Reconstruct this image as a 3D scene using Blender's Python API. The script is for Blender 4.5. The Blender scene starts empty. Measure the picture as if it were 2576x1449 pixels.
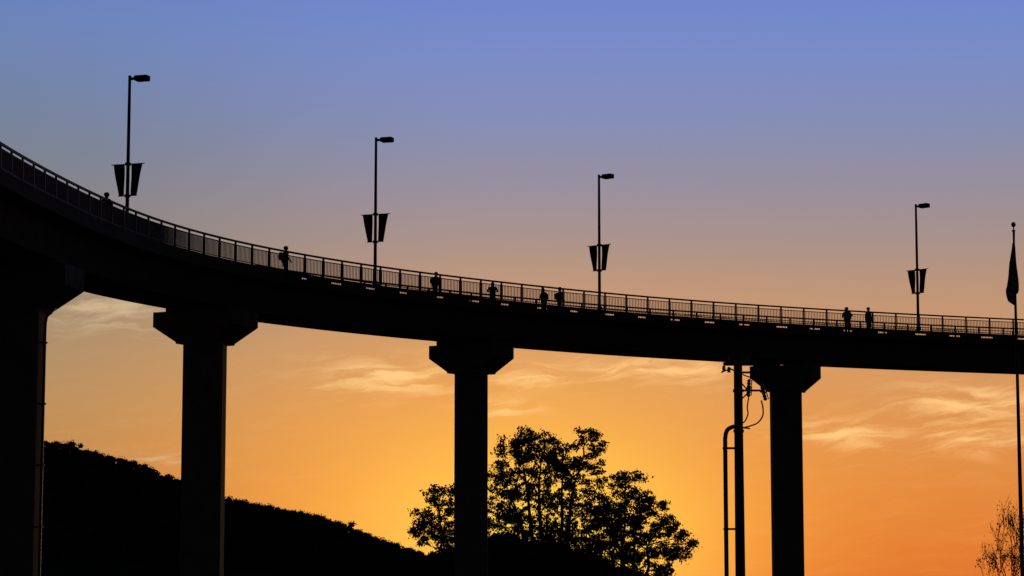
import bpy, math, random
import bmesh
from mathutils import Vector, Matrix
R = math.radians
scene = bpy.context.scene
COL = scene.collection

# ---------------------------------------------------------------- helpers
def lin(c):
    c = c / 255.0
    return c / 12.92 if c <= 0.04045 else ((c + 0.055) / 1.055) ** 2.4
def srgb(r, g, b):
    return (lin(r), lin(g), lin(b), 1.0)

def new_mat(name, c1, c2, scale=3.0, rough=0.85, metal=0.0, bump=0.0, spec=0.3):
    m = bpy.data.materials.new(name); m.use_nodes = True
    nt = m.node_tree; b = nt.nodes["Principled BSDF"]
    tc = nt.nodes.new("ShaderNodeTexCoord")
    n = nt.nodes.new("ShaderNodeTexNoise"); n.inputs["Scale"].default_value = scale
    n.inputs["Detail"].default_value = 6
    nt.links.new(tc.outputs["Object"], n.inputs["Vector"])
    r = nt.nodes.new("ShaderNodeValToRGB")
    r.color_ramp.elements[0].position = 0.3; r.color_ramp.elements[1].position = 0.7
    r.color_ramp.elements[0].color = (*c1, 1); r.color_ramp.elements[1].color = (*c2, 1)
    nt.links.new(n.outputs["Fac"], r.inputs["Fac"])
    nt.links.new(r.outputs["Color"], b.inputs["Base Color"])
    b.inputs["Roughness"].default_value = rough
    b.inputs["Metallic"].default_value = metal
    b.inputs["Specular IOR Level"].default_value = spec
    if bump > 0:
        bp = nt.nodes.new("ShaderNodeBump"); bp.inputs["Strength"].default_value = bump
        nt.links.new(n.outputs["Fac"], bp.inputs["Height"])
        nt.links.new(bp.outputs["Normal"], b.inputs["Normal"])
    return m

M_CONC = new_mat("concrete", (0.16, 0.145, 0.12), (0.27, 0.245, 0.21), 0.9, 0.9, bump=0.2, spec=.1)
M_CONC_D = new_mat("concrete_weathered", (0.10, 0.095, 0.085), (0.17, 0.16, 0.145), 0.7, 0.95, bump=0.2, spec=.1)
M_STEEL = new_mat("painted_steel", (0.03, 0.03, 0.032), (0.05, 0.05, 0.052), 4, 0.6, 0.0)
M_RAIL = new_mat("rail_steel", (0.12, 0.12, 0.12), (0.2, 0.2, 0.2), 5, 0.6, 0.0)
M_BANNER = new_mat("banner_cloth", (0.06, 0.05, 0.07), (0.14, 0.09, 0.09), 1.5, 0.9)
M_WOOD = new_mat("pole_wood", (0.06, 0.045, 0.035), (0.12, 0.09, 0.07), 6, 0.9, bump=0.3)
M_PORC = new_mat("porcelain", (0.10, 0.07, 0.06), (0.16, 0.11, 0.09), 8, 0.35)
M_CABLE = new_mat("cable_rubber", (0.015, 0.015, 0.015), (0.03, 0.03, 0.03), 8, 0.6)
M_GALV = new_mat("galvanised_steel", (0.10, 0.10, 0.10), (0.18, 0.18, 0.18), 7, 0.6, 0.2)
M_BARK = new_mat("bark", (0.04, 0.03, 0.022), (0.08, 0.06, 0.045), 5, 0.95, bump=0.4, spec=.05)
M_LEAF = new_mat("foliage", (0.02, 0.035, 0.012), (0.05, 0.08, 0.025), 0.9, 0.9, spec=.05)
M_FOREST = new_mat("forest_foliage", (0.015, 0.022, 0.009), (0.045, 0.055, 0.025), 0.06, 1.0, spec=0.0)
M_GRASS = new_mat("grass", (0.02, 0.028, 0.012), (0.04, 0.05, 0.02), 0.1, 1.0, spec=0.0)
M_SKIN = new_mat("skin", (0.35, 0.22, 0.16), (0.42, 0.27, 0.2), 10, 0.6)
M_HAIR = new_mat("hair", (0.02, 0.013, 0.01), (0.04, 0.026, 0.02), 20, 0.7)
M_SHOE = new_mat("shoe", (0.03, 0.03, 0.03), (0.06, 0.06, 0.06), 20, 0.7)
M_CLOTH = [new_mat("shirt_navy", (0.03, 0.04, 0.09), (0.05, 0.06, 0.12), 8),
           new_mat("shirt_red", (0.16, 0.03, 0.03), (0.22, 0.05, 0.04), 8),
           new_mat("shirt_grey", (0.12, 0.12, 0.12), (0.18, 0.18, 0.18), 8),
           new_mat("shirt_green", (0.04, 0.09, 0.05), (0.06, 0.13, 0.07), 8)]
M_TROU = new_mat("trousers", (0.03, 0.035, 0.05), (0.05, 0.055, 0.08), 8)

class MB:
    def __init__(s): s.v = []; s.f = []
    def quad(s, a, b, c, d):
        n = len(s.v); s.v += [tuple(a), tuple(b), tuple(c), tuple(d)]; s.f.append((n, n+1, n+2, n+3))
    def box(s, c, h, ax=None):
        ax = Vector(ax).normalized() if ax is not None else Vector((1, 0, 0))
        ay = Vector((0, 0, 1)).cross(ax).normalized()
        az = ax.cross(ay)
        c = Vector(c); n = len(s.v)
        for sx, sy, sz in ((-1,-1,-1),(1,-1,-1),(1,1,-1),(-1,1,-1),(-1,-1,1),(1,-1,1),(1,1,1),(-1,1,1)):
            s.v.append(tuple(c + ax*sx*h[0] + ay*sy*h[1] + az*sz*h[2]))
        for f in ((0,3,2,1),(4,5,6,7),(0,1,5,4),(1,2,6,5),(2,3,7,6),(3,0,4,7)):
            s.f.append(tuple(n+i for i in f))
    def tube(s, pts, rad, n=8, caps=True):
        pts = [Vector(p) for p in pts]
        if not isinstance(rad, (list, tuple)): rad = [rad]*len(pts)
        base = len(s.v); ref = None
        for i, p in enumerate(pts):
            a = pts[max(i-1, 0)]; b = pts[min(i+1, len(pts)-1)]
            t = (b-a).normalized()
            if ref is None:
                ref = Vector((1, 0, 0)) if abs(t.x) < 0.8 else Vector((0, 1, 0))
            u = (ref - t*ref.dot(t))
            if u.length < 1e-4: u = t.orthogonal()
            u.normalize(); ref = u; w = t.cross(u)
            for k in range(n):
                an = 2*math.pi*k/n
                s.v.append(tuple(p + (u*math.cos(an) + w*math.sin(an))*rad[i]))
        for i in range(len(pts)-1):
            for k in range(n):
                a = base+i*n+k; b = base+i*n+(k+1) % n
                s.f.append((a, b, b+n, a+n))
        if caps:
            s.f.append(tuple(base+k for k in reversed(range(n))))
            s.f.append(tuple(base+(len(pts)-1)*n+k for k in range(n)))
    def lathe(s, c, prof, n=12, sx=1.0, sy=1.0):
        base = len(s.v)
        for r, z in prof:
            for k in range(n):
                an = 2*math.pi*k/n
                s.v.append((c[0]+r*math.cos(an)*sx, c[1]+r*math.sin(an)*sy, c[2]+z))
        for i in range(len(prof)-1):
            for k in range(n):
                a = base+i*n+k; b = base+i*n+(k+1) % n
                s.f.append((a, b, b+n, a+n))
        s.f.append(tuple(base+k for k in reversed(range(n))))
        s.f.append(tuple(base+(len(prof)-1)*n+k for k in range(n)))
    def leaf(s, p, size, rnd, up=0.0):
        d = Vector((rnd.gauss(0, 1), rnd.gauss(0, 1), rnd.gauss(0, 1)-up)).normalized()
        e = d.orthogonal(); e.rotate(Matrix.Rotation(rnd.uniform(0, 6.28), 3, d)); e.normalize()
        d = d*size; e = e*size*rnd.uniform(0.4, 0.7); p = Vector(p)
        s.quad(p-d*0.5, p+e*0.5, p+d*0.55, p-e*0.5)
    def make(s, name, mat, parent=None, smooth=False, loc=None):
        me = bpy.data.meshes.new(name); me.from_pydata(s.v, [], s.f); me.update()
        me.materials.append(mat)
        if smooth:
            me.polygons.foreach_set("use_smooth", [True]*len(me.polygons))
        o = bpy.data.objects.new(name, me); COL.objects.link(o)
        if parent: o.parent = parent
        if loc: o.location = loc
        return o

def empty(name, loc=(0, 0, 0), label=None, category=None, group=None, rotz=0.0):
    e = bpy.data.objects.new(name, None); COL.objects.link(e)
    e.location = loc; e.rotation_euler = (0, 0, rotz); e.empty_display_size = 0.5
    if label: e["label"] = label
    if category: e["category"] = category
    if group: e["group"] = group
    return e

# ---------------------------------------------------------------- bridge alignment (plan, metres)
EDGE = [(-22.9, 84), (-23.0, 91), (-22.95, 97.5), (-22.65, 104.1), (-22.0, 110.2), (-21.1, 116.8), (-19.95, 123.2),
        (-18.26, 129.3), (-16.17, 134.2), (-13.30, 139.3), (-8.45, 145.8), (-3.25, 151.3),
        (5.91, 159.4), (14.77, 165.4), (23.11, 169.8), (29.59, 172.8), (37.98, 176.2), (50, 180.3), (64, 184.2), (78, 187)]
def catmull(P, n=12):
    out = []
    for i in range(len(P)-1):
        p0 = P[max(i-1, 0)]; p1 = P[i]; p2 = P[i+1]; p3 = P[min(i+2, len(P)-1)]
        for k in range(n):
            t = k/n
            out.append(tuple(0.5*((2*p1[j]) + (-p0[j]+p2[j])*t + (2*p0[j]-5*p1[j]+4*p2[j]-p3[j])*t*t +
                                  (-p0[j]+3*p1[j]-3*p2[j]+p3[j])*t**3) for j in range(2)))
    out.append(P[-1]); return out
pts = [Vector((a, b)) for a, b in catmull(EDGE)]
def resample(pts, step):
    out = [pts[0]]; acc = 0.0
    for i in range(1, len(pts)):
        a, b = pts[i-1], pts[i]; L = (b-a).length; pos = step-acc
        while pos <= L:
            out.append(a+(b-a)*(pos/L)); pos += step
        acc = (acc+L) % step
    return out
pts = resample(pts, 0.5)
for it in range(120):
    q = pts[:]
    for i in range(1, len(pts)-1): q[i] = pts[i]*0.5 + (pts[i-1]+pts[i+1])*0.25
    pts = q
pts = resample(pts, 0.5)
NP = len(pts); STEP = 0.5; TOTAL = (NP-1)*STEP
def at(s, lat=0.0):
    s = min(max(s, 0), TOTAL-1e-4); i = int(s/STEP); f = s/STEP-i
    p = pts[i]*(1-f)+pts[i+1]*f
    a = pts[max(i-1, 0)]; b = pts[min(i+2, NP-1)]
    t = (b-a).normalized(); nrm = Vector((-t.y, t.x))
    return p+nrm*lat, t

def sweep(mb, prof, s0=0.0, s1=None, step=1.0):
    s1 = TOTAL if s1 is None else s1
    n = max(1, int(round((s1-s0)/step))); m = len(prof); base = len(mb.v)
    for i in range(n+1):
        s = s0+(s1-s0)*i/n
        for lat, z in prof:
            p, t = at(s, lat); mb.v.append((p.x, p.y, z))
    for i in range(n):
        for k in range(m):
            a = base+i*m+k; b = base+i*m+(k+1) % m
            mb.f.append((a, a+m, b+m, b))
    mb.f.append(tuple(base+k for k in range(m)))
    mb.f.append(tuple(base+n*m+k for k in reversed(range(m))))
def rect(l0, l1, z0, z1): return [(l0, z0), (l0, z1), (l1, z1), (l1, z0)]

Z_CURB = 19.70; Z_DECK = 19.37; W = 6.0
bridge = empty("bridge", (0, 140, 0), "long curving concrete footbridge with steel railings on tall piers", "bridge")
def to_bridge(o):
    o.parent = bridge; o.matrix_parent_inverse = Matrix.Translation((0, -140, 0)); return o

mb = MB(); sweep(mb, [(0, 18.98), (0, Z_DECK), (W, Z_DECK), (W, 18.98), (5.1, 18.85), (0.9, 18.85)])
to_bridge(mb.make("deck", M_CONC_D))
mb = MB(); sweep(mb, [(1.25, 17.25), (0.95, 18.88), (5.05, 18.88), (4.95, 17.25)])
to_bridge(mb.make("girder", M_CONC_D))

S_SLOT = min(range(NP), key=lambda i: abs(pts[i].x+12.6))*STEP
def parapet(l0, l1, off, ztop):
    rr = random.Random(int(off*10)); mb = MB(); sweep(mb, rect(l0, l1, ztop-.005, Z_CURB), step=1.0)
    s = off
    sweep(mb, rect(l0+.005, l1-.005, Z_DECK-.02, ztop), 0, s)
    while s < TOTAL:
        pitch = 2.95+rr.uniform(-.25, .25); gap = rr.uniform(.75, 1.1)
        e = min(s+pitch, TOTAL)
        if s+gap >= e: break
        sweep(mb, rect(l0+.005, l1-.005, Z_DECK-.02, ztop), s+gap, e, 0.9); s = e
    return to_bridge(mb.make("parapet", M_CONC_D))
parapet(0.02, 0.24, S_SLOT, 19.497); parapet(W-0.24, W-0.02, 1.4, 19.50)

def railing(lat, off):
    mb = MB()
    sweep(mb, rect(lat-.06, lat+.06, Z_CURB+1.12, Z_CURB+1.22))
    sweep(mb, rect(lat-.03, lat+.03, Z_CURB+0.93, Z_CURB+0.98))
    sweep(mb, rect(lat-.03, lat+.03, Z_CURB+0.05, Z_CURB+0.10))
    s = off
    while s < TOTAL-3:
        p, t = at(s, lat)
        mb.box((p.x, p.y, Z_CURB+0.56), (0.05, 0.045, 0.57), (t.x, t.y, 0))
        nxt = s+1.66+0.5*min(1, max(0, (s-50)/90))
        k = int(round((nxt-s)/0.13)); d = (nxt-s)/k
        for j in range(1, k):
            p, t = at(s+d*j, lat)
            mb.box((p.x, p.y, Z_CURB+0.52), (0.010, 0.026, 0.43), (t.x, t.y, 0))
        s = nxt
    return to_bridge(mb.make("railing", M_RAIL))
railing(0.14, .4); railing(W-0.14, .9)

def pier(x, y, w=2.34, L=5.2, D=2.95, rot=0.0, pipe=False, dz=0.0):
    ang = rot
    e = empty("pier", (x, y, 0)); to_bridge(e)
    mb = MB(); hw = w/2; c = 0.16
    prof = [(-hw, -hw+c), (-hw+c, -hw), (hw-c, -hw), (hw, -hw+c), (hw, hw-c), (hw-c, hw), (-hw+c, hw), (-hw, hw-c)]
    for z in (-1.5, 15.2-dz):
        for a, b in prof: mb.v.append((a, b, z))
    for k in range(8): mb.f.append((k, (k+1) % 8, 8+(k+1) % 8, 8+k))
    mb.f.append(tuple(range(8, 16)))
    mb.make("column", M_CONC, e)
    mb = MB()
    def ring(l, d, z):
        n = len(mb.v)
        ca, sa = math.cos(ang), math.sin(ang)
        for a, b in ((-l/2, -d/2), (l/2, -d/2), (l/2, d/2), (-l/2, d/2)):
            mb.v.append((a*ca-b*sa, a*sa+b*ca, z))
        return n
    rings = [ring(w+.16, w+.16, 15.12-dz), ring(w+.2, w+.2, 15.22-dz), ring(L, D, 16.12-dz*.6), ring(L, D, 16.97)]
    for a in range(3):
        for k in range(4):
            mb.f.append((rings[a]+k, rings[a]+(k+1) % 4, rings[a+1]+(k+1) % 4, rings[a+1]+k))
    mb.f.append((3, 2, 1, 0)); mb.f.append(tuple(rings[3]+k for k in range(4)))
    mb.make("pier_cap", M_CONC, e)
    ca, sa = math.cos(ang), math.sin(ang)
    for q in (-1.4, 1.4):
        mb = MB(); mb.box((q*ca, q*sa, 17.12), (0.75, 0.9, 0.17), (ca, sa, 0))
        mb.make("bearing", M_CONC_D, e)
    if pipe:
        mb = MB(); px = hw+0.22
        mb.tube([(px+0.5, 0.0, 15.5), (px+0.42, -0.3, 14.95), (px+0.3, -0.5, 14.72), (px+.08, -0.5, 14.5), (px+.02, -0.5, 14.2), (px, -0.5, 13.5), (px, -0.5, 0)], 0.07, 8)
        for z in (13.2, 10.2, 7.2, 4.2): mb.box((px-.06, -0.5, z), (0.18, 0.11, 0.04))
        mb.make("drain_pipe", M_GALV, e)
    return e
pier(-24.32, 117.0, 2.34, 5.6, 3.0, rot=R(-8), pipe=True, dz=.35)
pier(-17.70, 137.0, 2.28, 5.25, 2.95, rot=R(-24))
pier(-2.68, 156.5, 2.16, 4.9, 2.7, rot=R(-30))
pier(19.75, 171.8, 2.12, 4.6, 2.4, rot=R(-24))

# ---------------------------------------------------------------- street lamps
def lamp_parts(e):
    mb = MB(); mb.tube([(0, 0, 0), (0, 0, 0.25), (0, 0, 0.26), (0, 0, 9.2)], [0.16, 0.16, 0.105, 0.078], 12)
    mb.box((0, 0, 0.02), (0.2, 0.2, 0.02)); mb.lathe((0, 0, 9.2), [(0.09, 0), (0.09, 0.04), (0.02, 0.07)], 10)
    mb.make("pole", M_STEEL, e, False)
    mb = MB(); mb.box((0.2, 0, 9.08), (0.17, 0.06, 0.07))
    n = len(mb.v)
    for x, y, z0, z1 in ((0.32, 0.15, 8.98, 9.19), (0.42, 0.20, 8.91, 9.21), (1.08, 0.20, 8.91, 9.21), (1.14, 0.17, 8.94, 9.18)):
        for yy, zz in ((-y, z0), (-y, z1), (y, z1), (y, z0)): mb.v.append((x, yy, zz))
    for i in range(3):
        for k in range(4):
            a = n+i*4+k; b = n+i*4+(k+1) % 4; mb.f.append((a, b, b+4, a+4))
    mb.f.append((n+3, n+2, n+1, n)); mb.f.append((n+12, n+13, n+14, n+15))
    mb.make("lamp_head", M_STEEL, e)
    mb = MB(); mb.box((0, 0, 4.42), (0.98, 0.022, 0.022)); mb.box((0, 0, 4.42), (0.12, 0.12, 0.08))
    mb.make("banner_arm", M_STEEL, e)
    mb = MB(); mb.box((0, 0, 2.70), (0.55, 0.022, 0.022)); mb.box((0, 0, 2.70), (0.12, 0.12, 0.08))
    mb.make("banner_arm", M_STEEL, e)
    for sgn in (-1, 1):
        mb = MB(); N = 10; rows = []
        for j in range(N+1):
            v = j/N; z = 4.40-(4.40-2.72)*v; x1 = 0.86-0.33*v
            row = []
            for i in range(7):
                u = i/6; x = 0.20+(x1-0.20)*u
                row.append(len(mb.v)); mb.v.append((sgn*x, 0.03*math.sin(v*5+u*3), z))
            rows.append(row)
        for j in range(N):
            for i in range(6): mb.f.append((rows[j][i], rows[j][i+1], rows[j+1][i+1], rows[j+1][i]))
        o = mb.make("banner", M_BANNER, e)
        sm = o.modifiers.new("solid", "SOLIDIFY"); sm.thickness = 0.008
def copy_thing(src, loc, rotz):
    e = src.copy(); COL.objects.link(e); e.location = loc; e.rotation_euler = (0, 0, rotz)
    for c in src.children:
        d = c.copy(); COL.objects.link(d); d.parent = e
    return e
lab = "black street lamp with box head and two tapered banners"
lamp = empty("street_lamp", (-20.60, 126.2, Z_DECK), lab, "street lamp", "street lamps along the footbridge", R(-18))
lamp_parts(lamp)
for (x, y, z, rz) in ((-8.45, 146.0, Z_CURB, -20), (5.90, 159.7, Z_CURB, -38), (29.55, 172.5, Z_CURB, -46)):
    copy_thing(lamp, (x, y, z), R(rz))

# ---------------------------------------------------------------- people
def person(loc, H, face, pose, shirt, label, hair_long=False, pack=False, hat=False, bulk=1.0):
    V = []; E = []; Rr = []
    def add(p, r, par=None):
        V.append(Vector(p)); Rr.append(r)
        if par is not None: E.append((par, len(V)-1))
        return len(V)-1
    lean = pose.get("lean", 0.0)
    def L(y, z): return y+lean*max(0, z-0.95)
    pel = add((0, 0, .95), .18)
    bel = add((0, L(0, 1.1), 1.1), .19, pel)
    che = add((0, L(0, 1.28), 1.28), .20, bel)
    uch = add((0, L(0, 1.40), 1.40), .145, che)
    nek = add((0, L(.01, 1.5), 1.50), .065, uch)
    hb = add((0, L(.02, 1.57), 1.57), .08, nek)
    hm = add((0, L(.025, 1.65), 1.65), .10, hb)
    add((0, L(.015, 1.72), 1.72), .07, hm)
    add((0, L(.13, 1.635), 1.635), .014, hm)
    for sgn, key in ((-1, "L"), (1, "R")):
        hip = add((sgn*.10, 0, .88), .13, pel)
        kx, ky, kz = pose["knee"+key]; ax, ay, az = pose["foot"+key]
        k = add((sgn*kx, ky, kz), .10, hip)
        c = add((sgn*(kx+ax)/2, (ky+ay)/2-.02, (kz+az)/2+.06), .088, k)
        a = add((sgn*ax, ay, az+.08), .058, c)
        he = add((sgn*ax, ay+.02, az+.04), .042, a)
        add((sgn*(ax+.02), ay+.19, az+.035), .035, he)
        sh = add((sgn*.19, L(0, 1.37), 1.37), .09, uch)
        ex, ey, ez = pose["elb"+key]; hx, hy, hz = pose["hand"+key]
        el = add((sgn*ex, ey, ez), .068, sh)
        wr = add((sgn*hx, hy, hz), .038, el)
        d = (Vector((sgn*hx, hy, hz))-Vector((sgn*ex, ey, ez))).normalized()
        side = d.cross(Vector((sgn, 0.0, 0.2))).normalized()
        W0 = Vector((sgn*hx, hy, hz))
        pm = add(W0+d*.06, .034, wr)
        inn = side.cross(d).normalized()
        for q, ln in ((-.03, .07), (-.01, .085), (.011, .08), (.032, .062)):
            f1 = add(W0+d*.10+side*q, .009, pm)
            f2 = add(W0+d*(.10+ln*.5)+side*q+inn*.008, .0085, f1)
            add(W0+d*(.10+ln)+side*q+inn*.024, .007, f2)
        t1 = add(W0+d*.05-side*.045, .010, pm); add(W0+d*.085-side*.06, .009, t1)
    k = H/1.78
    me = bpy.data.meshes.new("tmp"); me.from_pydata([tuple(v) for v in V], E, [])
    o = bpy.data.objects.new("tmp", me); COL.objects.link(o)
    o.modifiers.new("s", "SKIN"); sub = o.modifiers.new("u", "SUBSURF"); sub.levels = 2; sub.render_levels = 2
    for i, sv in enumerate(me.skin_vertices[0].data):
        sv.radius = (Rr[i], Rr[i]); sv.use_root = (i == 0)
    for i in (pel, bel, che, uch): me.skin_vertices[0].data[i].radius = (Rr[i]*1.15, Rr[i]*.9)
    bpy.context.view_layer.update()
    dg = bpy.context.evaluated_depsgraph_get()
    body = bpy.data.meshes.new_from_object(o.evaluated_get(dg)); body.name = "person"
    bpy.data.objects.remove(o)
    body.materials.clear()
    for m in (M_SKIN, shirt, M_TROU, M_SHOE): body.materials.append(m)
    for p in body.polygons:
        c = p.center; p.use_smooth = True
        hd = min((Vector((s*pose["hand"+kk][0], pose["hand"+kk][1], pose["hand"+kk][2]))-c).length for s, kk in ((-1, "L"), (1, "R")))
        if c.z < 0.09: p.material_index = 3
        elif hd < 0.2 and abs(c.x) > .1: p.material_index = 0
        elif c.z < 0.98: p.material_index = 2
        elif c.z < 1.49: p.material_index = 1
        else: p.material_index = 0
    ob = bpy.data.objects.new("person", body); COL.objects.link(ob)
    ob.location = loc; ob.rotation_euler = (0, 0, face); ob.scale = (k*bulk, k*bulk, k)
    ob["label"] = label; ob["category"] = "person"; ob["group"] = "people walking on the footbridge"
    mb = MB(); hy = L(.005, 1.66)
    mb.lathe((0, hy, 1.60), [(.09, -.02), (.115, .03), (.122, .08), (.105, .13), (.06, .17), (.01, .18)], 12)
    if hair_long: mb.lathe((0, hy-.05, 1.44), [(.05, 0), (.095, .06), (.11, .16), (.10, .22)], 10, sy=.6)
    mb.make("hair", M_HAIR, ob, True)
    if hat:
        mb = MB(); mb.lathe((0, hy+.01, 1.70), [(.20, 0), (.20, .012), (.125, .02), (.115, .09), (.05, .14)], 14)
        mb.make("hat", M_SHOE, ob, True)
    if pack:
        mb = MB(); mb.lathe((0, L(0, 1.2)-.22, .98), [(.04, 0), (.13, .02), (.17, .10), (.175, .24), (.15, .36), (.09, .43), (.02, .45)], 14, sy=.8)
        mb.make("backpack", M_SHOE, ob, True)
    return ob
WALK = dict(kneeL=(.10, .10, .50), footL=(.10, .13, 0), kneeR=(.10, .02, .50), footR=(.10, -.15, .02),
            elbL=(.29, -.08, 1.12), handL=(.28, .04, .90), elbR=(.29, .05, 1.12), handR=(.27, .18, .95), lean=.05)
STAND = dict(kneeL=(.10, .02, .50), footL=(.11, 0, 0), kneeR=(.10, .02, .50), footR=(.11, 0, 0),
             elbL=(.29, -.02, 1.12), handL=(.26, .08, .90), elbR=(.29, -.02, 1.12), handR=(.26, .08, .90), lean=0)
AKIM = dict(STAND); AKIM.update(elbL=(.34, .02, 1.14), handL=(.20, .22, 1.08), elbR=(.34, .02, 1.14), handR=(.20, .22, 1.08), lean=.12)
def pers_at(x, y, *a, **k): return person((x, y, Z_DECK+.002), *a, **k)
pers_at(-20.80, 120.4, 1.96, R(-40), AKIM, M_CLOTH[0], "person in dark shirt standing close to the bridge railing", bulk=1.1)
pers_at(-13.45, 140.0, 1.93, R(-70), WALK, M_CLOTH[0], "person in dark jacket with backpack walking along the bridge", pack=True, bulk=1.12)
pers_at(-4.92, 151.2, 1.85, R(-45), AKIM, M_CLOTH[2], "person in grey shirt with backpack beside the railing", pack=True)
pers_at(-1.27, 155.4, 1.69, R(180), AKIM, M_CLOTH[1], "person in red shirt with bent arms facing the railing", bulk=1.1)
pers_at(2.15, 159.2, 1.79, R(130), AKIM, M_CLOTH[3], "person in green shirt standing beside another walker", hair_long=True, pack=True)
pers_at(3.18, 159.2, 1.79, R(-60), WALK, M_CLOTH[0], "person wearing brimmed hat walking on the bridge", hat=True, pack=True)
pers_at(24.25, 171.4, 1.88, R(140), AKIM, M_CLOTH[1], "person in red shirt with bulky backpack on bridge", pack=True, bulk=1.12)
pers_at(25.85, 172.0, 1.95, R(-60), STAND, M_CLOTH[2], "slim person in grey shirt standing by railing")

# ---------------------------------------------------------------- utility pole
def _cr3(P, n):
    P = [Vector(p) for p in P]; out = []
    for i in range(len(P)-1):
        p0 = P[max(i-1, 0)]; p1 = P[i]; p2 = P[i+1]; p3 = P[min(i+2, len(P)-1)]
        for k in range(n):
            t = k/n
            out.append(0.5*((2*p1)+(-p0+p2)*t+(2*p0-5*p1+4*p2-p3)*t*t+(-p0+3*p1-3*p2+p3)*t**3))
    out.append(P[-1]); return out
up = empty("utility_pole", (8.08, 85.0, 0), "wooden utility pole with fuse cutouts, insulators and steel conduit", "utility pole")
mb = MB(); mb.tube([(0, 0, -1), (0, 0, 4), (0, 0, 9.75)], [0.185, 0.17, 0.15], 16); mb.make("shaft", M_WOOD, up, True)
mb = MB(); mb.box((0.08, -0.18, 9.28), (0.62, 0.05, 0.06)); mb.make("crossarm", M_WOOD, up)
mb = MB(); mb.box((.33, -.18, 8.98), (.33, .035, .035)); mb.make("crossarm", M_WOOD, up)
def insulator(x, y, z, h=0.2, r=0.075):
    mb = MB(); pr = []
    for i in range(4):
        pr += [(r, i*h/4), (r*.95, i*h/4+.015), (r*.5, i*h/4+.03)]
    mb.lathe((x, y, z), pr+[(r*.4, h)], 10); mb.make("insulator", M_PORC, up)
for x, z in ((-.52, 9.02), (-.40, 9.34), (.3, 9.34), (.62, 9.06), (-.34, 8.98)): insulator(x, -.18, z)
def cab(P, r, n=8):
    mb = MB(); mb.tube(_cr3(P, n), r, 6); mb.make("cable", M_CABLE, up, True)
cab([(-.62, -.16, 8.98), (-.3, -.16, 9.10), (-.12, -.16, 9.02)], .028)
cab([(.12, -.16, 8.92), (.45, -.16, 8.82), (.52, -.16, 9.1)], .024)
cab([(.66, -.16, 9.1), (.46, -.16, 8.80), (.36, -.16, 8.70)], .022)
cab([(.60, -.16, 9.0), (.78, -.16, 8.8), (.82, -.16, 8.55)], .020)
mb = MB(); mb.box((.5, -.1, 8.34), (.42, .03, .035)); mb.tube([(.12, -.1, 8.05), (.42, -.1, 8.33)], .024, 6)
mb.tube([(.12, -.1, 8.60), (.3, -.1, 8.37)], .024, 6); mb.make("bracket", M_GALV, up)
def cutout(x, z, tilt):
    mb = MB(); d = Vector((math.sin(tilt), 0, math.cos(tilt))); c = Vector((x, -.18, z)); a = c-d*.32; pp = []; rr = []
    for i in range(13):
        pp.append(a+d*(.64*i/12)); rr.append(.08 if i % 2 else .05)
    rr[0] = rr[-1] = .025
    mb.tube(pp, rr, 10); mb.tube([a+Vector((.1, 0, .05)), a+d*.6+Vector((.1, 0, .02))], .018, 6)
    mb.box(c, (.12, .03, .025)); mb.make("fuse_cutout", M_PORC, up, True)
cutout(.36, 8.42, 0.05); cutout(.88, 8.28, -0.25)
cab([(.36, -.16, 8.10), (.30, -.16, 7.75), (.32, -.16, 7.5), (.22, -.15, 7.25), (.12, -.1, 7.18)], .024)
cab([(.80, -.16, 7.98), (.86, -.16, 7.7), (.84, -.16, 7.42), (.66, -.16, 7.18), (.42, -.16, 7.08), (.12, -.12, 7.0)], .026)
cab([(-.1, -.16, 7.05), (.05, -.2, 7.03), (.2, -.18, 7.0), (.38, -.16, 6.98)], .03)
mb = MB(); mb.tube(_cr3([(-.05, -.15, 7.06), (-.25, -.15, 7.03), (-.42, -.15, 6.92), (-.49, -.15, 6.68), (-.50, -.15, 6.2), (-.50, -.15, 3), (-.50, -.15, -.5)], 6), .08, 10)
mb.make("conduit", M_GALV, up, True)
for z in (6.28, 3.42, .9):
    mb = MB(); mb.box((-.33, -.15, z), (.26, .10, .035)); mb.make("conduit_bracket", M_GALV, up)
for z in (8.34, 6.9):
    mb = MB(); mb.tube([(0, 0, z-.05), (0, 0, z+.05)], .19, 14); mb.make("pole_band", M_GALV, up)

# ---------------------------------------------------------------- flagpole and flag
FX = 12.75
fp = empty("flagpole", (FX, 60.0, 0), "tall slender tapered metal flagpole with ball finial", "flagpole")
mb = MB(); mb.tube([(0, 0, 0), (0, 0, .3), (0, 0, .31), (0, 0, 4), (0, 0, 10.42)], [.12, .12, .058, .05, .026], 12); mb.make("pole", M_STEEL, fp, True)
mb = MB(); mb.lathe((0, 0, 10.40), [(.022, 0), (.05, .02), (.05, .04), (.015, .06), (.015, .12), (.05, .15), (.06, .19), (.05, .23), (.012, .26)], 14)
mb.make("finial", M_STEEL, fp, True)
mb = MB(); NU, NV = 60, 40; H = 1.95
for j in range(NV+1):
    v = j/NV
    for i in range(NU+1):
        u = i/NU
        drop = v*1.02+u*0.93*(1-0.05*v); s_ = drop/H
        w = .012+.150*min(1, s_/.76)**1.15 if s_ < .76 else .162*(1-((s_-.76)/.24)**1.3*.7)
        ph = u*2*math.pi*2.1
        x = w*math.sin(ph)*1.02-.075*min(s_, .8) + (0.022*math.sin(13*s_)*s_)
        y = (w*.9)*(1-math.cos(ph))*.5-0.03 + .02*math.sin(v*6+u*9)
        if u == 0: x = 0.03-.02*s_
        mb.v.append((x, y, -drop))
for j in range(NV):
    for i in range(NU):
        a = j*(NU+1)+i; mb.f.append((a, a+1, a+NU+2, a+NU+1))
fm = bpy.data.materials.new("flag_cloth"); fm.use_nodes = True; nt = fm.node_tree; b = nt.nodes["Principled BSDF"]
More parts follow.
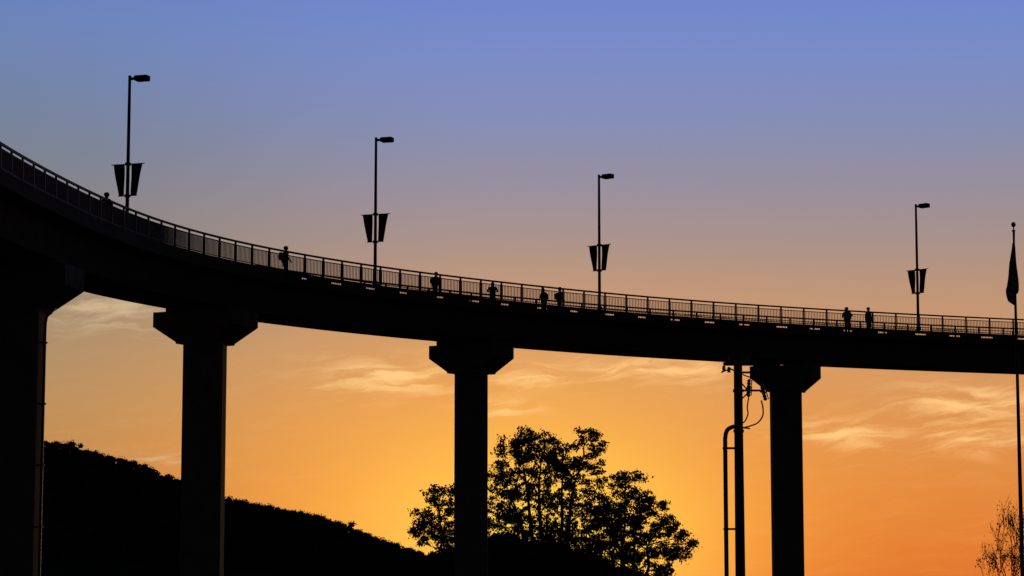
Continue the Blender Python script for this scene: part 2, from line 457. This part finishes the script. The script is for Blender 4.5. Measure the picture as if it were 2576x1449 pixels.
b.inputs["Roughness"].default_value = .9; b.inputs["Specular IOR Level"].default_value = .1
def mth(nt, op, a, bb=None, c=None, clamp=False):
    n = nt.nodes.new("ShaderNodeMath"); n.operation = op; n.use_clamp = clamp
    for i, x in enumerate((a, bb, c)):
        if x is None: continue
        if isinstance(x, (int, float)): n.inputs[i].default_value = x
        else: nt.links.new(x, n.inputs[i])
    return n.outputs[0]
def mixc(nt, f, a, bb):
    n = nt.nodes.new("ShaderNodeMix"); n.data_type = "RGBA"
    for s_, x in ((0, f), (6, a), (7, bb)):
        if isinstance(x, (int, float)): n.inputs[s_].default_value = x
        elif isinstance(x, tuple): n.inputs[s_].default_value = x
        else: nt.links.new(x, n.inputs[s_])
    return n.outputs[2]
uvn = nt.nodes.new("ShaderNodeUVMap"); sx = nt.nodes.new("ShaderNodeSeparateXYZ"); nt.links.new(uvn.outputs[0], sx.inputs[0])
U, Vv = sx.outputs[0], sx.outputs[1]
st = mth(nt, "GREATER_THAN", mth(nt, "FRACT", mth(nt, "MULTIPLY", Vv, 6.5)), .5)
WHT = (.42, .40, .37, 1)
stripe = mixc(nt, st, (.28, .02, .025, 1), WHT)
cu = mth(nt, "MULTIPLY", U, 27.5); cv = mth(nt, "MULTIPLY", Vv, 9*13/7)
par = mth(nt, "LESS_THAN", mth(nt, "MODULO", mth(nt, "ADD", mth(nt, "FLOOR", cu), mth(nt, "FLOOR", cv)), 2), .5)
du = mth(nt, "SUBTRACT", mth(nt, "FRACT", cu), .5); dv = mth(nt, "SUBTRACT", mth(nt, "FRACT", cv), .5)
dd = mth(nt, "LESS_THAN", mth(nt, "ADD", mth(nt, "MULTIPLY", du, du), mth(nt, "MULTIPLY", dv, dv)), .12)
canton = mixc(nt, mth(nt, "MULTIPLY", par, dd), (.01, .015, .08, 1), WHT)
inc = mth(nt, "MULTIPLY", mth(nt, "LESS_THAN", U, .4), mth(nt, "LESS_THAN", Vv, 7/13))
nt.links.new(mixc(nt, inc, stripe, canton), b.inputs["Base Color"])
flag = mb.make("flag", fm, None, True, (FX, 60.0, 10.40))
uvl = flag.data.uv_layers.new(name="UVMap")
for lp in flag.data.loops:
    i = lp.vertex_index % (NU+1); j = lp.vertex_index//(NU+1); uvl.data[lp.index].uv = (i/NU, j/NV)
flag["label"] = "limp striped flag with starred canton hanging from flagpole"; flag["category"] = "flag"

# ---------------------------------------------------------------- ground and hills
rnd = random.Random(7)
mb = MB(); N = 24; S = 9000
for j in range(N+1):
    for i in range(N+1): mb.v.append((-S+2*S*i/N, -S+2*S*j/N+2000, 0))
for j in range(N):
    for i in range(N):
        a = j*(N+1)+i; mb.f.append((a, a+1, a+N+2, a+N+1))
g = mb.make("ground", M_GRASS); g["kind"] = "structure"; g["label"] = "dark grassy flat ground"

def interp(T, x):
    if x <= T[0][0]: return T[0][1]
    for (a, za), (b_, zb) in zip(T, T[1:]):
        if x <= b_:
            return za+(zb-za)*(x-a)/(b_-a)
    return T[-1][1]
RIDGE = [(-900, 60), (-600, 95), (-372, 104), (-293, 92), (-272, 88), (-254, 82.5), (-234, 78), (-222, 72.5), (-207, 67), (-180, 55.5),
         (-162, 53), (-142, 48.5), (-122, 45), (-104, 40), (-77, 28.5), (-57, 22), (-37, 17), (3, 9.6), (53, 2), (90, -4)]
def hill_z(x, y):
    h = interp(RIDGE, x)-6.0
    return h*math.exp(-((y-1500)/380.0)**2)-1.0
mb = MB(); NX, NY = 130, 30
for j in range(NY+1):
    for i in range(NX+1):
        x = -900+1000*i/NX; y = 850+1300*j/NY
        mb.v.append((x, y, hill_z(x, y)+rnd.uniform(-.8, .8)))
for j in range(NY):
    for i in range(NX):
        a = j*(NX+1)+i; mb.f.append((a, a+1, a+NX+2, a+NX+1))
h = mb.make("hill", M_FOREST, None, False); h["kind"] = "structure"; h["label"] = "dark wooded hill sloping down"

KN = [(-26, 0), (-16, 1.4), (-11.8, 2.4), (-7.7, 3.4), (-4.4, 4.7), (-2.2, 5.5), (.5, 5.2), (4.6, 4.4), (7.8, 3.5), (11.1, 2.3), (14.8, 1.0), (18, .1), (24, -.6)]
def knoll_z(x, y): return interp(KN, x)*math.exp(-((y-245)/16.0)**2)-.15
mb = MB(); NX, NY = 60, 30
for j in range(NY+1):
    for i in range(NX+1):
        x = -34+64*i/NX; y = 205+80*j/NY
        mb.v.append((x, y, knoll_z(x, y) if 0 < j < NY and 0 < i < NX else -.4))
for j in range(NY):
    for i in range(NX):
        a = j*(NX+1)+i; mb.f.append((a, a+1, a+NX+2, a+NX+1))
h = mb.make("hill", M_GRASS, None, True); h["kind"] = "structure"; h["label"] = "low overgrown knoll"

bm = bmesh.new(); bmesh.ops.create_icosphere(bm, subdivisions=2, radius=1)
IV = [v.co.copy() for v in bm.verts]; IF = [tuple(v.index for v in f.verts) for f in bm.faces]; bm.free()
def blob(mb, c, r, rz, rnd, leaves, ls, core=.72, lo=.65, hi=1.15):
    n = len(mb.v); ph = [rnd.uniform(0, 6.28) for _ in range(3)]
    for v in IV:
        k = core+.12*math.sin(v.x*4+ph[0])*math.sin(v.y*4+ph[1])+.08*math.sin(v.z*6+ph[2])+rnd.uniform(-.08, .08)
        mb.v.append((c[0]+v.x*r*k, c[1]+v.y*r*k, c[2]+v.z*rz*k))
    for f in IF: mb.f.append(tuple(n+i for i in f))
    for _ in range(leaves):
        d = Vector((rnd.gauss(0, 1), rnd.gauss(0, 1), abs(rnd.gauss(0, 1)))).normalized(); q = rnd.uniform(lo, hi)
        mb.leaf((c[0]+d.x*r*q, c[1]+d.y*r*q, c[2]+d.z*rz*q), ls*rnd.uniform(.5, 1.4), rnd)
mb = MB()
x = -430.0
while x < 70:
    for yy in (1425, 1450, 1475, 1498):
        big = rnd.random() < (.08 if x < -200 else .03)
        r = rnd.uniform(1.3, 3.6)*(1.2 if big else 1); X = x+rnd.uniform(-2, 2); Y = yy+rnd.uniform(-12, 12)
        sz = hill_z(X, Y)+rnd.uniform(1.2, 3.0)+(2.2 if big else 0)
        blob(mb, (X, Y, sz), r, r*rnd.uniform(.7, 1.0), rnd, 60, .95)
    x += 2.9
for _ in range(1500):
    X = rnd.uniform(-430, 50); Y = rnd.uniform(1000, 1420); r = rnd.uniform(3, 5)
    blob(mb, (X, Y, hill_z(X, Y)+2.0), r, r*.8, rnd, 14, 1.6, .8)
f = mb.make("forest", M_FOREST); f["kind"] = "stuff"; f["label"] = "dense dark tree canopy covering the hillside"

mb = MB()
for _ in range(340):
    X = rnd.uniform(-20, 18); Y = rnd.uniform(236, 250); r = rnd.uniform(.35, .9)
    if -5 < X < 10 and rnd.random() < .35: r *= 1.5
    blob(mb, (X, Y, knoll_z(X, Y)+.35), r, r*rnd.uniform(.8, 1.2), rnd, 75, .27, .6, .5, 1.3)
f = mb.make("undergrowth", M_LEAF); f["kind"] = "stuff"; f["label"] = "dark tangled undergrowth on the knoll"

# ---------------------------------------------------------------- trees
def make_tree(base, stems, lobes, seed, label, y0=240.0, tk=.2):
    rnd = random.Random(seed); e = empty("tree", (base[0], y0, base[1]), label, "tree")
    tr = MB(); cr = MB(); O = Vector((base[0], y0, base[1]))
    tops = []
    for (sx_, sz_) in stems:
        top = Vector((sx_, y0+rnd.uniform(-1, 1), sz_)); b0 = O+Vector(((sx_-base[0])*.5+rnd.uniform(-.2, .2), rnd.uniform(-.4, .4), -1.2))
        m1 = b0.lerp(top, .33)+Vector((rnd.uniform(-.5, .5), rnd.uniform(-.4, .4), .3))
        m2 = b0.lerp(top, .66)+Vector((rnd.uniform(-.5, .5), rnd.uniform(-.4, .4), .2))
        P = _cr3([b0, m1, m2, top], 5); n = len(P)
        tr.tube([p-O for p in P], [tk*(1-i/(n-1))+.05 for i in range(n)], 8); tops += P[4:]
    for (lx, lz, r, dens) in lobes:
        c = Vector((lx, y0+rnd.uniform(-2, 2), lz))
        s0 = min(tops, key=lambda p: (p-c).length+(2.5 if p.z > c.z-.6 else 0))
        m1 = s0.lerp(c, .5)+Vector((rnd.uniform(-.3, .3), rnd.uniform(-.3, .3), rnd.uniform(-.1, .4)))
        P = _cr3([s0, m1, c], 4); n = len(P)
        tr.tube([p-O for p in P], [.07*(1-i/(n-1))+.025 for i in range(n)], 6)
        low = 1.3 if lz < 7.5 else 1.0
        for _ in range(int(r*r*8.2*dens*low)+4):
            d = Vector((rnd.gauss(0, 1), rnd.gauss(0, .7), rnd.gauss(0, 1))).normalized()*r*rnd.random()**.42*rnd.uniform(.85, 1.15)
            q = c+d; sr = rnd.uniform(.22, .56)
            k1 = P[rnd.randrange(len(P)//2, len(P))]
            tr.tube([k1-O, k1.lerp(q, .5)-O+Vector((0, 0, .12)), q-O], [.025, .018, .010], 4, False)
            for _ in range(int(52*sr/.42)):
                g_ = Vector((rnd.gauss(0, sr*.6), rnd.gauss(0, sr*.6), rnd.gauss(0, sr*.40)))
                cr.leaf(q+g_-O, rnd.uniform(.16, .38), rnd, .2)
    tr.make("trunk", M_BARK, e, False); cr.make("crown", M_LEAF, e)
    return e
main = [(1.5, 15.7, 1.4, 1), (.1, 14.1, 2.1, 1), (3.3, 15.0, 1.7, .95), (5.3, 14.0, 1.8, 1), (7.7, 15.6, 1.4, .9), (8.6, 14.6, .7, .8), (-1.1, 12.1, 1.8, 1),
        (2.1, 12.1, 2.4, .9), (5.3, 11.3, 2.3, .9), (7.9, 13.0, 1.3, 1), (-.3, 9.3, 2.2, .9), (3.5, 8.9, 2.3, .75), (6.8, 8.6, 2.1, .8),
        (-1.7, 8.1, 1.6, 1), (8.4, 10.6, 1.3, .9), (.6, 6.9, 1.9, 1), (4.6, 6.4, 2.0, 1), (2.7, 5.9, 1.6, 1), (8.2, 6.0, 1.8, 1), (6.4, 5.2, 1.8, 1),
        (9.0, 8.4, 1.3, .9), (3.8, 13.0, 1.4, .8), (1.2, 10.6, 1.2, .8)]
make_tree((3.6, 4.8), [(1.0, 13.8), (3.0, 14.2), (5.2, 13), (7.2, 14), (-.5, 11)], main, 11, "tall broad leafy tree with several stems on knoll")
right = [(11.4, 12.2, .6, .8), (12.6, 12.1, .6, .7), (10.4, 11.6, .8, .8), (11.3, 10.1, 1.5, 1), (9.9, 8.6, 1.5, 1), (13.4, 8.7, 1.6, 1),
         (12.3, 6.6, 2.0, 1), (15, 7.3, 1.3, 1), (15.2, 9.2, .7, .8), (16.2, 4.6, 1.1, .8), (14.2, 4.6, 1.7, 1), (18, 5.3, .5, .9), (17.1, 5.9, .5, .8),
         (17.2, 4.5, .6, .8), (10.2, 5.6, 2, 1), (13.6, 10.2, .7, .8), (15.4, 2.9, 1.2, .7), (16.4, 6.6, .8, .8), (12.0, 3.8, 1.7, 1), (14.9, 1.9, 1.2, .6),
         (9.4, 3.9, 1.4, 1), (9.6, 7.0, 1.4, 1), (11.6, 8.3, 1.2, 1)]
make_tree((11.5, 2.2), [(11.4, 10.5), (13.2, 8.8), (14.6, 6.5), (10, 8)], right, 23, "uneven leafy tree with sparse outer twigs", 241.5, .14)
left = [(-8, 10.3, .8, .9), (-6.4, 10.7, .8, .9), (-7.2, 9.0, 1.4, 1), (-9, 7.9, 1.0, 1), (-9.4, 6.3, .8, .9), (-7.4, 6.7, 1.2, 1),
        (-5.2, 8.1, 2.0, 1), (-3.7, 9.7, 1.7, .9), (-5.2, 5.8, 1.8, 1), (-8.7, 5.3, .7, .8), (-6.8, 5.0, .9, .8), (-3.2, 6.6, 1.6, 1)]
make_tree((-5.0, 4.0), [(-5, 9), (-7.2, 8.4), (-3.8, 9)], left, 37, "smaller leafy tree beside the tall tree", 239.0, .14)

# sapling with thin twigs
rs = random.Random(21)
sap = empty("tree", (20.45, 98.0, 0), "small sparse tree with thin bare twigs and few leaves", "tree")
tr = MB(); cr = MB()
def grow(p, d, L_, r, dep):
    pts_ = [p]; q = p.copy(); dd_ = d.copy()
    for i in range(5):
        dd_ = (dd_+Vector((rs.gauss(0, .14), rs.gauss(0, .14), .07))).normalized(); q = q+dd_*L_/5; pts_.append(q.copy())
    tr.tube(pts_, [r*(1-.12*i) for i in range(6)], 5, False)
    if dep >= 1:
        for pp in pts_[1:]:
            for _ in range(4 if pp.z < 2.6 else 1):
                if rs.random() < .5: cr.leaf(pp+Vector((rs.gauss(0, .08), rs.gauss(0, .08), rs.gauss(0, .08))), rs.uniform(.06, .13), rs, .5)
    if dep < 4:
        for _ in range(rs.choice((2, 3, 3))):
            a = Vector((rs.gauss(0, .7), rs.gauss(0, .5), .55+rs.uniform(0, .3)))
            grow(pts_[rs.choice((2, 3, 4, 5))], (dd_*.7+a*.8).normalized(), L_*rs.uniform(.55, .85), max(.011, r*.55), dep+1)
for sx_ in (-.5, -.2, .1, .45):
    grow(Vector((0, 0, .0)), Vector((sx_, rs.uniform(-.3, .3), 1)).normalized(), 1.9, .045, 0)
zm = max(v[2] for v in tr.v); kk = 5.2/zm
xs = sorted(abs(v[0]) for v in tr.v); kx = 1.05/xs[int(len(xs)*.93)]
for m_ in (tr, cr): m_.v = [(a*kx, b_*kx, c*kk) for a, b_, c in m_.v]
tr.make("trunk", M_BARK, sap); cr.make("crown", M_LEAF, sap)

# ---------------------------------------------------------------- world sky
w = bpy.data.worlds.new("World"); scene.world = w; w.use_nodes = True; nt = w.node_tree
for n in list(nt.nodes): nt.nodes.remove(n)
tc = nt.nodes.new("ShaderNodeTexCoord"); nm = nt.nodes.new("ShaderNodeVectorMath"); nm.operation = "NORMALIZE"
nt.links.new(tc.outputs["Generated"], nm.inputs[0])
sp = nt.nodes.new("ShaderNodeSeparateXYZ"); nt.links.new(nm.outputs[0], sp.inputs[0])
DEG = 57.29578
az = mth(nt, "MULTIPLY", mth(nt, "ARCTAN2", sp.outputs[0], sp.outputs[1]), DEG)
el = mth(nt, "MULTIPLY", mth(nt, "ARCSINE", sp.outputs[2]), DEG)
def ramp(stops):
    r = nt.nodes.new("ShaderNodeValToRGB"); cr_ = r.color_ramp; cr_.interpolation = "B_SPLINE"
    while len(cr_.elements) < len(stops): cr_.elements.new(0.5)
    for e_, (p, c) in zip(cr_.elements, stops): e_.position = p/20.0; e_.color = srgb(*c)
    nt.links.new(mth(nt, "DIVIDE", el, 20.0, clamp=True), r.inputs["Fac"]); return r.outputs["Color"]
C = ramp([(0, (212, 106, 42)), (1.5, (218, 124, 54)), (3.4, (217, 141, 74)), (5.3, (206, 149, 98)), (7, (180, 144, 122)), (8.2, (160, 141, 137)),
          (10.1, (134, 138, 167)), (12, (118, 138, 196)), (13.9, (108, 134, 206)), (20, (88, 115, 190))])
Lc = ramp([(0, (160, 104, 58)), (1.5, (178, 122, 68)), (3.4, (184, 138, 86)), (5.3, (166, 139, 104)), (7, (144, 132, 115)), (8.2, (132, 128, 123)),
           (10.1, (115, 126, 142)), (12, (107, 129, 170)), (13.9, (102, 131, 194)), (20, (80, 105, 175))])
def mrange(x, a, b_, c, d, smooth=True):
    n = nt.nodes.new("ShaderNodeMapRange"); n.interpolation_type = "SMOOTHSTEP" if smooth else "LINEAR"; n.clamp = True
    nt.links.new(x, n.inputs[0])
    for i, v in enumerate((a, b_, c, d)): n.inputs[i+1].default_value = v
    return n.outputs[0]
def gauss(a0, e0, sa, se):
    a = mth(nt, "DIVIDE", mth(nt, "SUBTRACT", az, a0), sa); e_ = mth(nt, "DIVIDE", mth(nt, "SUBTRACT", el, e0), se)
    return mth(nt, "EXPONENT", mth(nt, "MULTIPLY", mth(nt, "ADD", mth(nt, "MULTIPLY", a, a), mth(nt, "MULTIPLY", e_, e_)), -1.0))
col = mixc(nt, mrange(az, -14, 0, 0, 1), Lc, C)
col = mixc(nt, mth(nt, "MULTIPLY", gauss(-.4, .6, 6.2, 3.9), .85), col, srgb(255, 176, 74))
col = mixc(nt, mth(nt, "MULTIPLY", gauss(0.7, .8, 3.6, 2.3), .92), col, srgb(255, 212, 84))
# clouds
wv = nt.nodes.new("ShaderNodeCombineXYZ")
nt.links.new(mth(nt, "MULTIPLY", az, .5), wv.inputs[0]); nt.links.new(mth(nt, "MULTIPLY", el, 1.1), wv.inputs[1])
wn = nt.nodes.new("ShaderNodeTexNoise"); wn.inputs["Scale"].default_value = 1.0; wn.inputs["Detail"].default_value = 4
nt.links.new(wv.outputs[0], wn.inputs["Vector"])
warp = mth(nt, "MULTIPLY", mth(nt, "SUBTRACT", wn.outputs["Fac"], .5), 2.4)
cv_ = nt.nodes.new("ShaderNodeCombineXYZ")
nt.links.new(mth(nt, "MULTIPLY", az, .36), cv_.inputs[0])
nt.links.new(mth(nt, "ADD", mth(nt, "ADD", mth(nt, "MULTIPLY", el, 2.8), mth(nt, "MULTIPLY", az, -.25)), warp), cv_.inputs[1])
no = nt.nodes.new("ShaderNodeTexNoise"); no.inputs["Scale"].default_value = 1.4; no.inputs["Detail"].default_value = 10
no.inputs["Roughness"].default_value = .6; no.inputs["Distortion"].default_value = .4
nt.links.new(cv_.outputs[0], no.inputs["Vector"])
mask = None
for a0, e0, sa, se, k in ((-2.9, 4.85, 2.2, .48, 1), (3.6, 5.05, 2.3, .38, 1), (.4, 4.85, 1.4, .33, .9), (-.1, 4.1, .8, .25, .9), (-9.8, 6.35, 2.0, .55, .8),
                          (10.9, 4.1, 2.1, .50, 1), (11.0, 3.3, 1.9, .36, .85), (8.0, 3.45, 1.6, .38, .95), (-8.4, 2.85, 1.0, .16, .8)):
    gx = mth(nt, "MULTIPLY", gauss(a0, e0, sa, se), k)
    mask = gx if mask is None else mth(nt, "MAXIMUM", mask, gx)
cl = mth(nt, "MULTIPLY", mrange(mth(nt, "ADD", no.outputs["Fac"], mth(nt, "MULTIPLY", mask, .12)), .46, .74, 0, 1), mask)
cl = mth(nt, "MULTIPLY", cl, .95, clamp=True)
cl2 = mth(nt, "MULTIPLY", mrange(no.outputs["Fac"], .45, .8, 0, 1), mrange(el, 2.0, 6.5, .14, 0))
cloudc = mixc(nt, mrange(az, -9, -2, 0, 1), srgb(214, 189, 150), srgb(255, 204, 134))
col = mixc(nt, cl, col, cloudc)
col = mixc(nt, cl2, col, srgb(250, 180, 108))
# the sky dies away towards zenith and the east
aaz = mth(nt, "ABSOLUTE", az)
dim = mth(nt, "MULTIPLY", mrange(el, 15, 34, 1, .05), mrange(aaz, 16, 64, 1, .05))
dim = mth(nt, "MULTIPLY", dim, mrange(el, -2, -.3, .05, 1))
bg = nt.nodes.new("ShaderNodeBackground"); nt.links.new(col, bg.inputs[0]); nt.links.new(dim, bg.inputs[1])
sky = nt.nodes.new("ShaderNodeTexSky"); sky.sky_type = "NISHITA"; sky.sun_disc = False
sky.sun_elevation = R(1.3); sky.sun_rotation = R(0.7)
bg2 = nt.nodes.new("ShaderNodeBackground"); nt.links.new(sky.outputs[0], bg2.inputs[0]); bg2.inputs[1].default_value = .004
ad = nt.nodes.new("ShaderNodeAddShader"); nt.links.new(bg.outputs[0], ad.inputs[0]); nt.links.new(bg2.outputs[0], ad.inputs[1])
wo = nt.nodes.new("ShaderNodeOutputWorld"); nt.links.new(ad.outputs[0], wo.inputs[0])

# sun: low, behind the trees
sl = bpy.data.lights.new("sun", "SUN"); sl.energy = 0.5; sl.angle = R(.5); sl.color = (1, .55, .25)
so = bpy.data.objects.new("sun", sl); COL.objects.link(so); so.location = (0, 200, 60)
d = Vector((math.sin(R(.7))*math.cos(R(1.3)), math.cos(R(.7))*math.cos(R(1.3)), math.sin(R(1.3))))
so.rotation_euler = d.to_track_quat('Z', 'Y').to_euler()

# camera
cd = bpy.data.cameras.new("camera"); cam = bpy.data.objects.new("camera", cd); COL.objects.link(cam)
cam.location = (0, 0, 1.6); cam.rotation_euler = (R(97), 0, 0); cd.lens = 83.85; cd.sensor_width = 36
cd.clip_end = 20000; scene.camera = cam
scene.view_settings.view_transform = "Standard"; scene.view_settings.look = "None"; scene.view_settings.exposure = 0
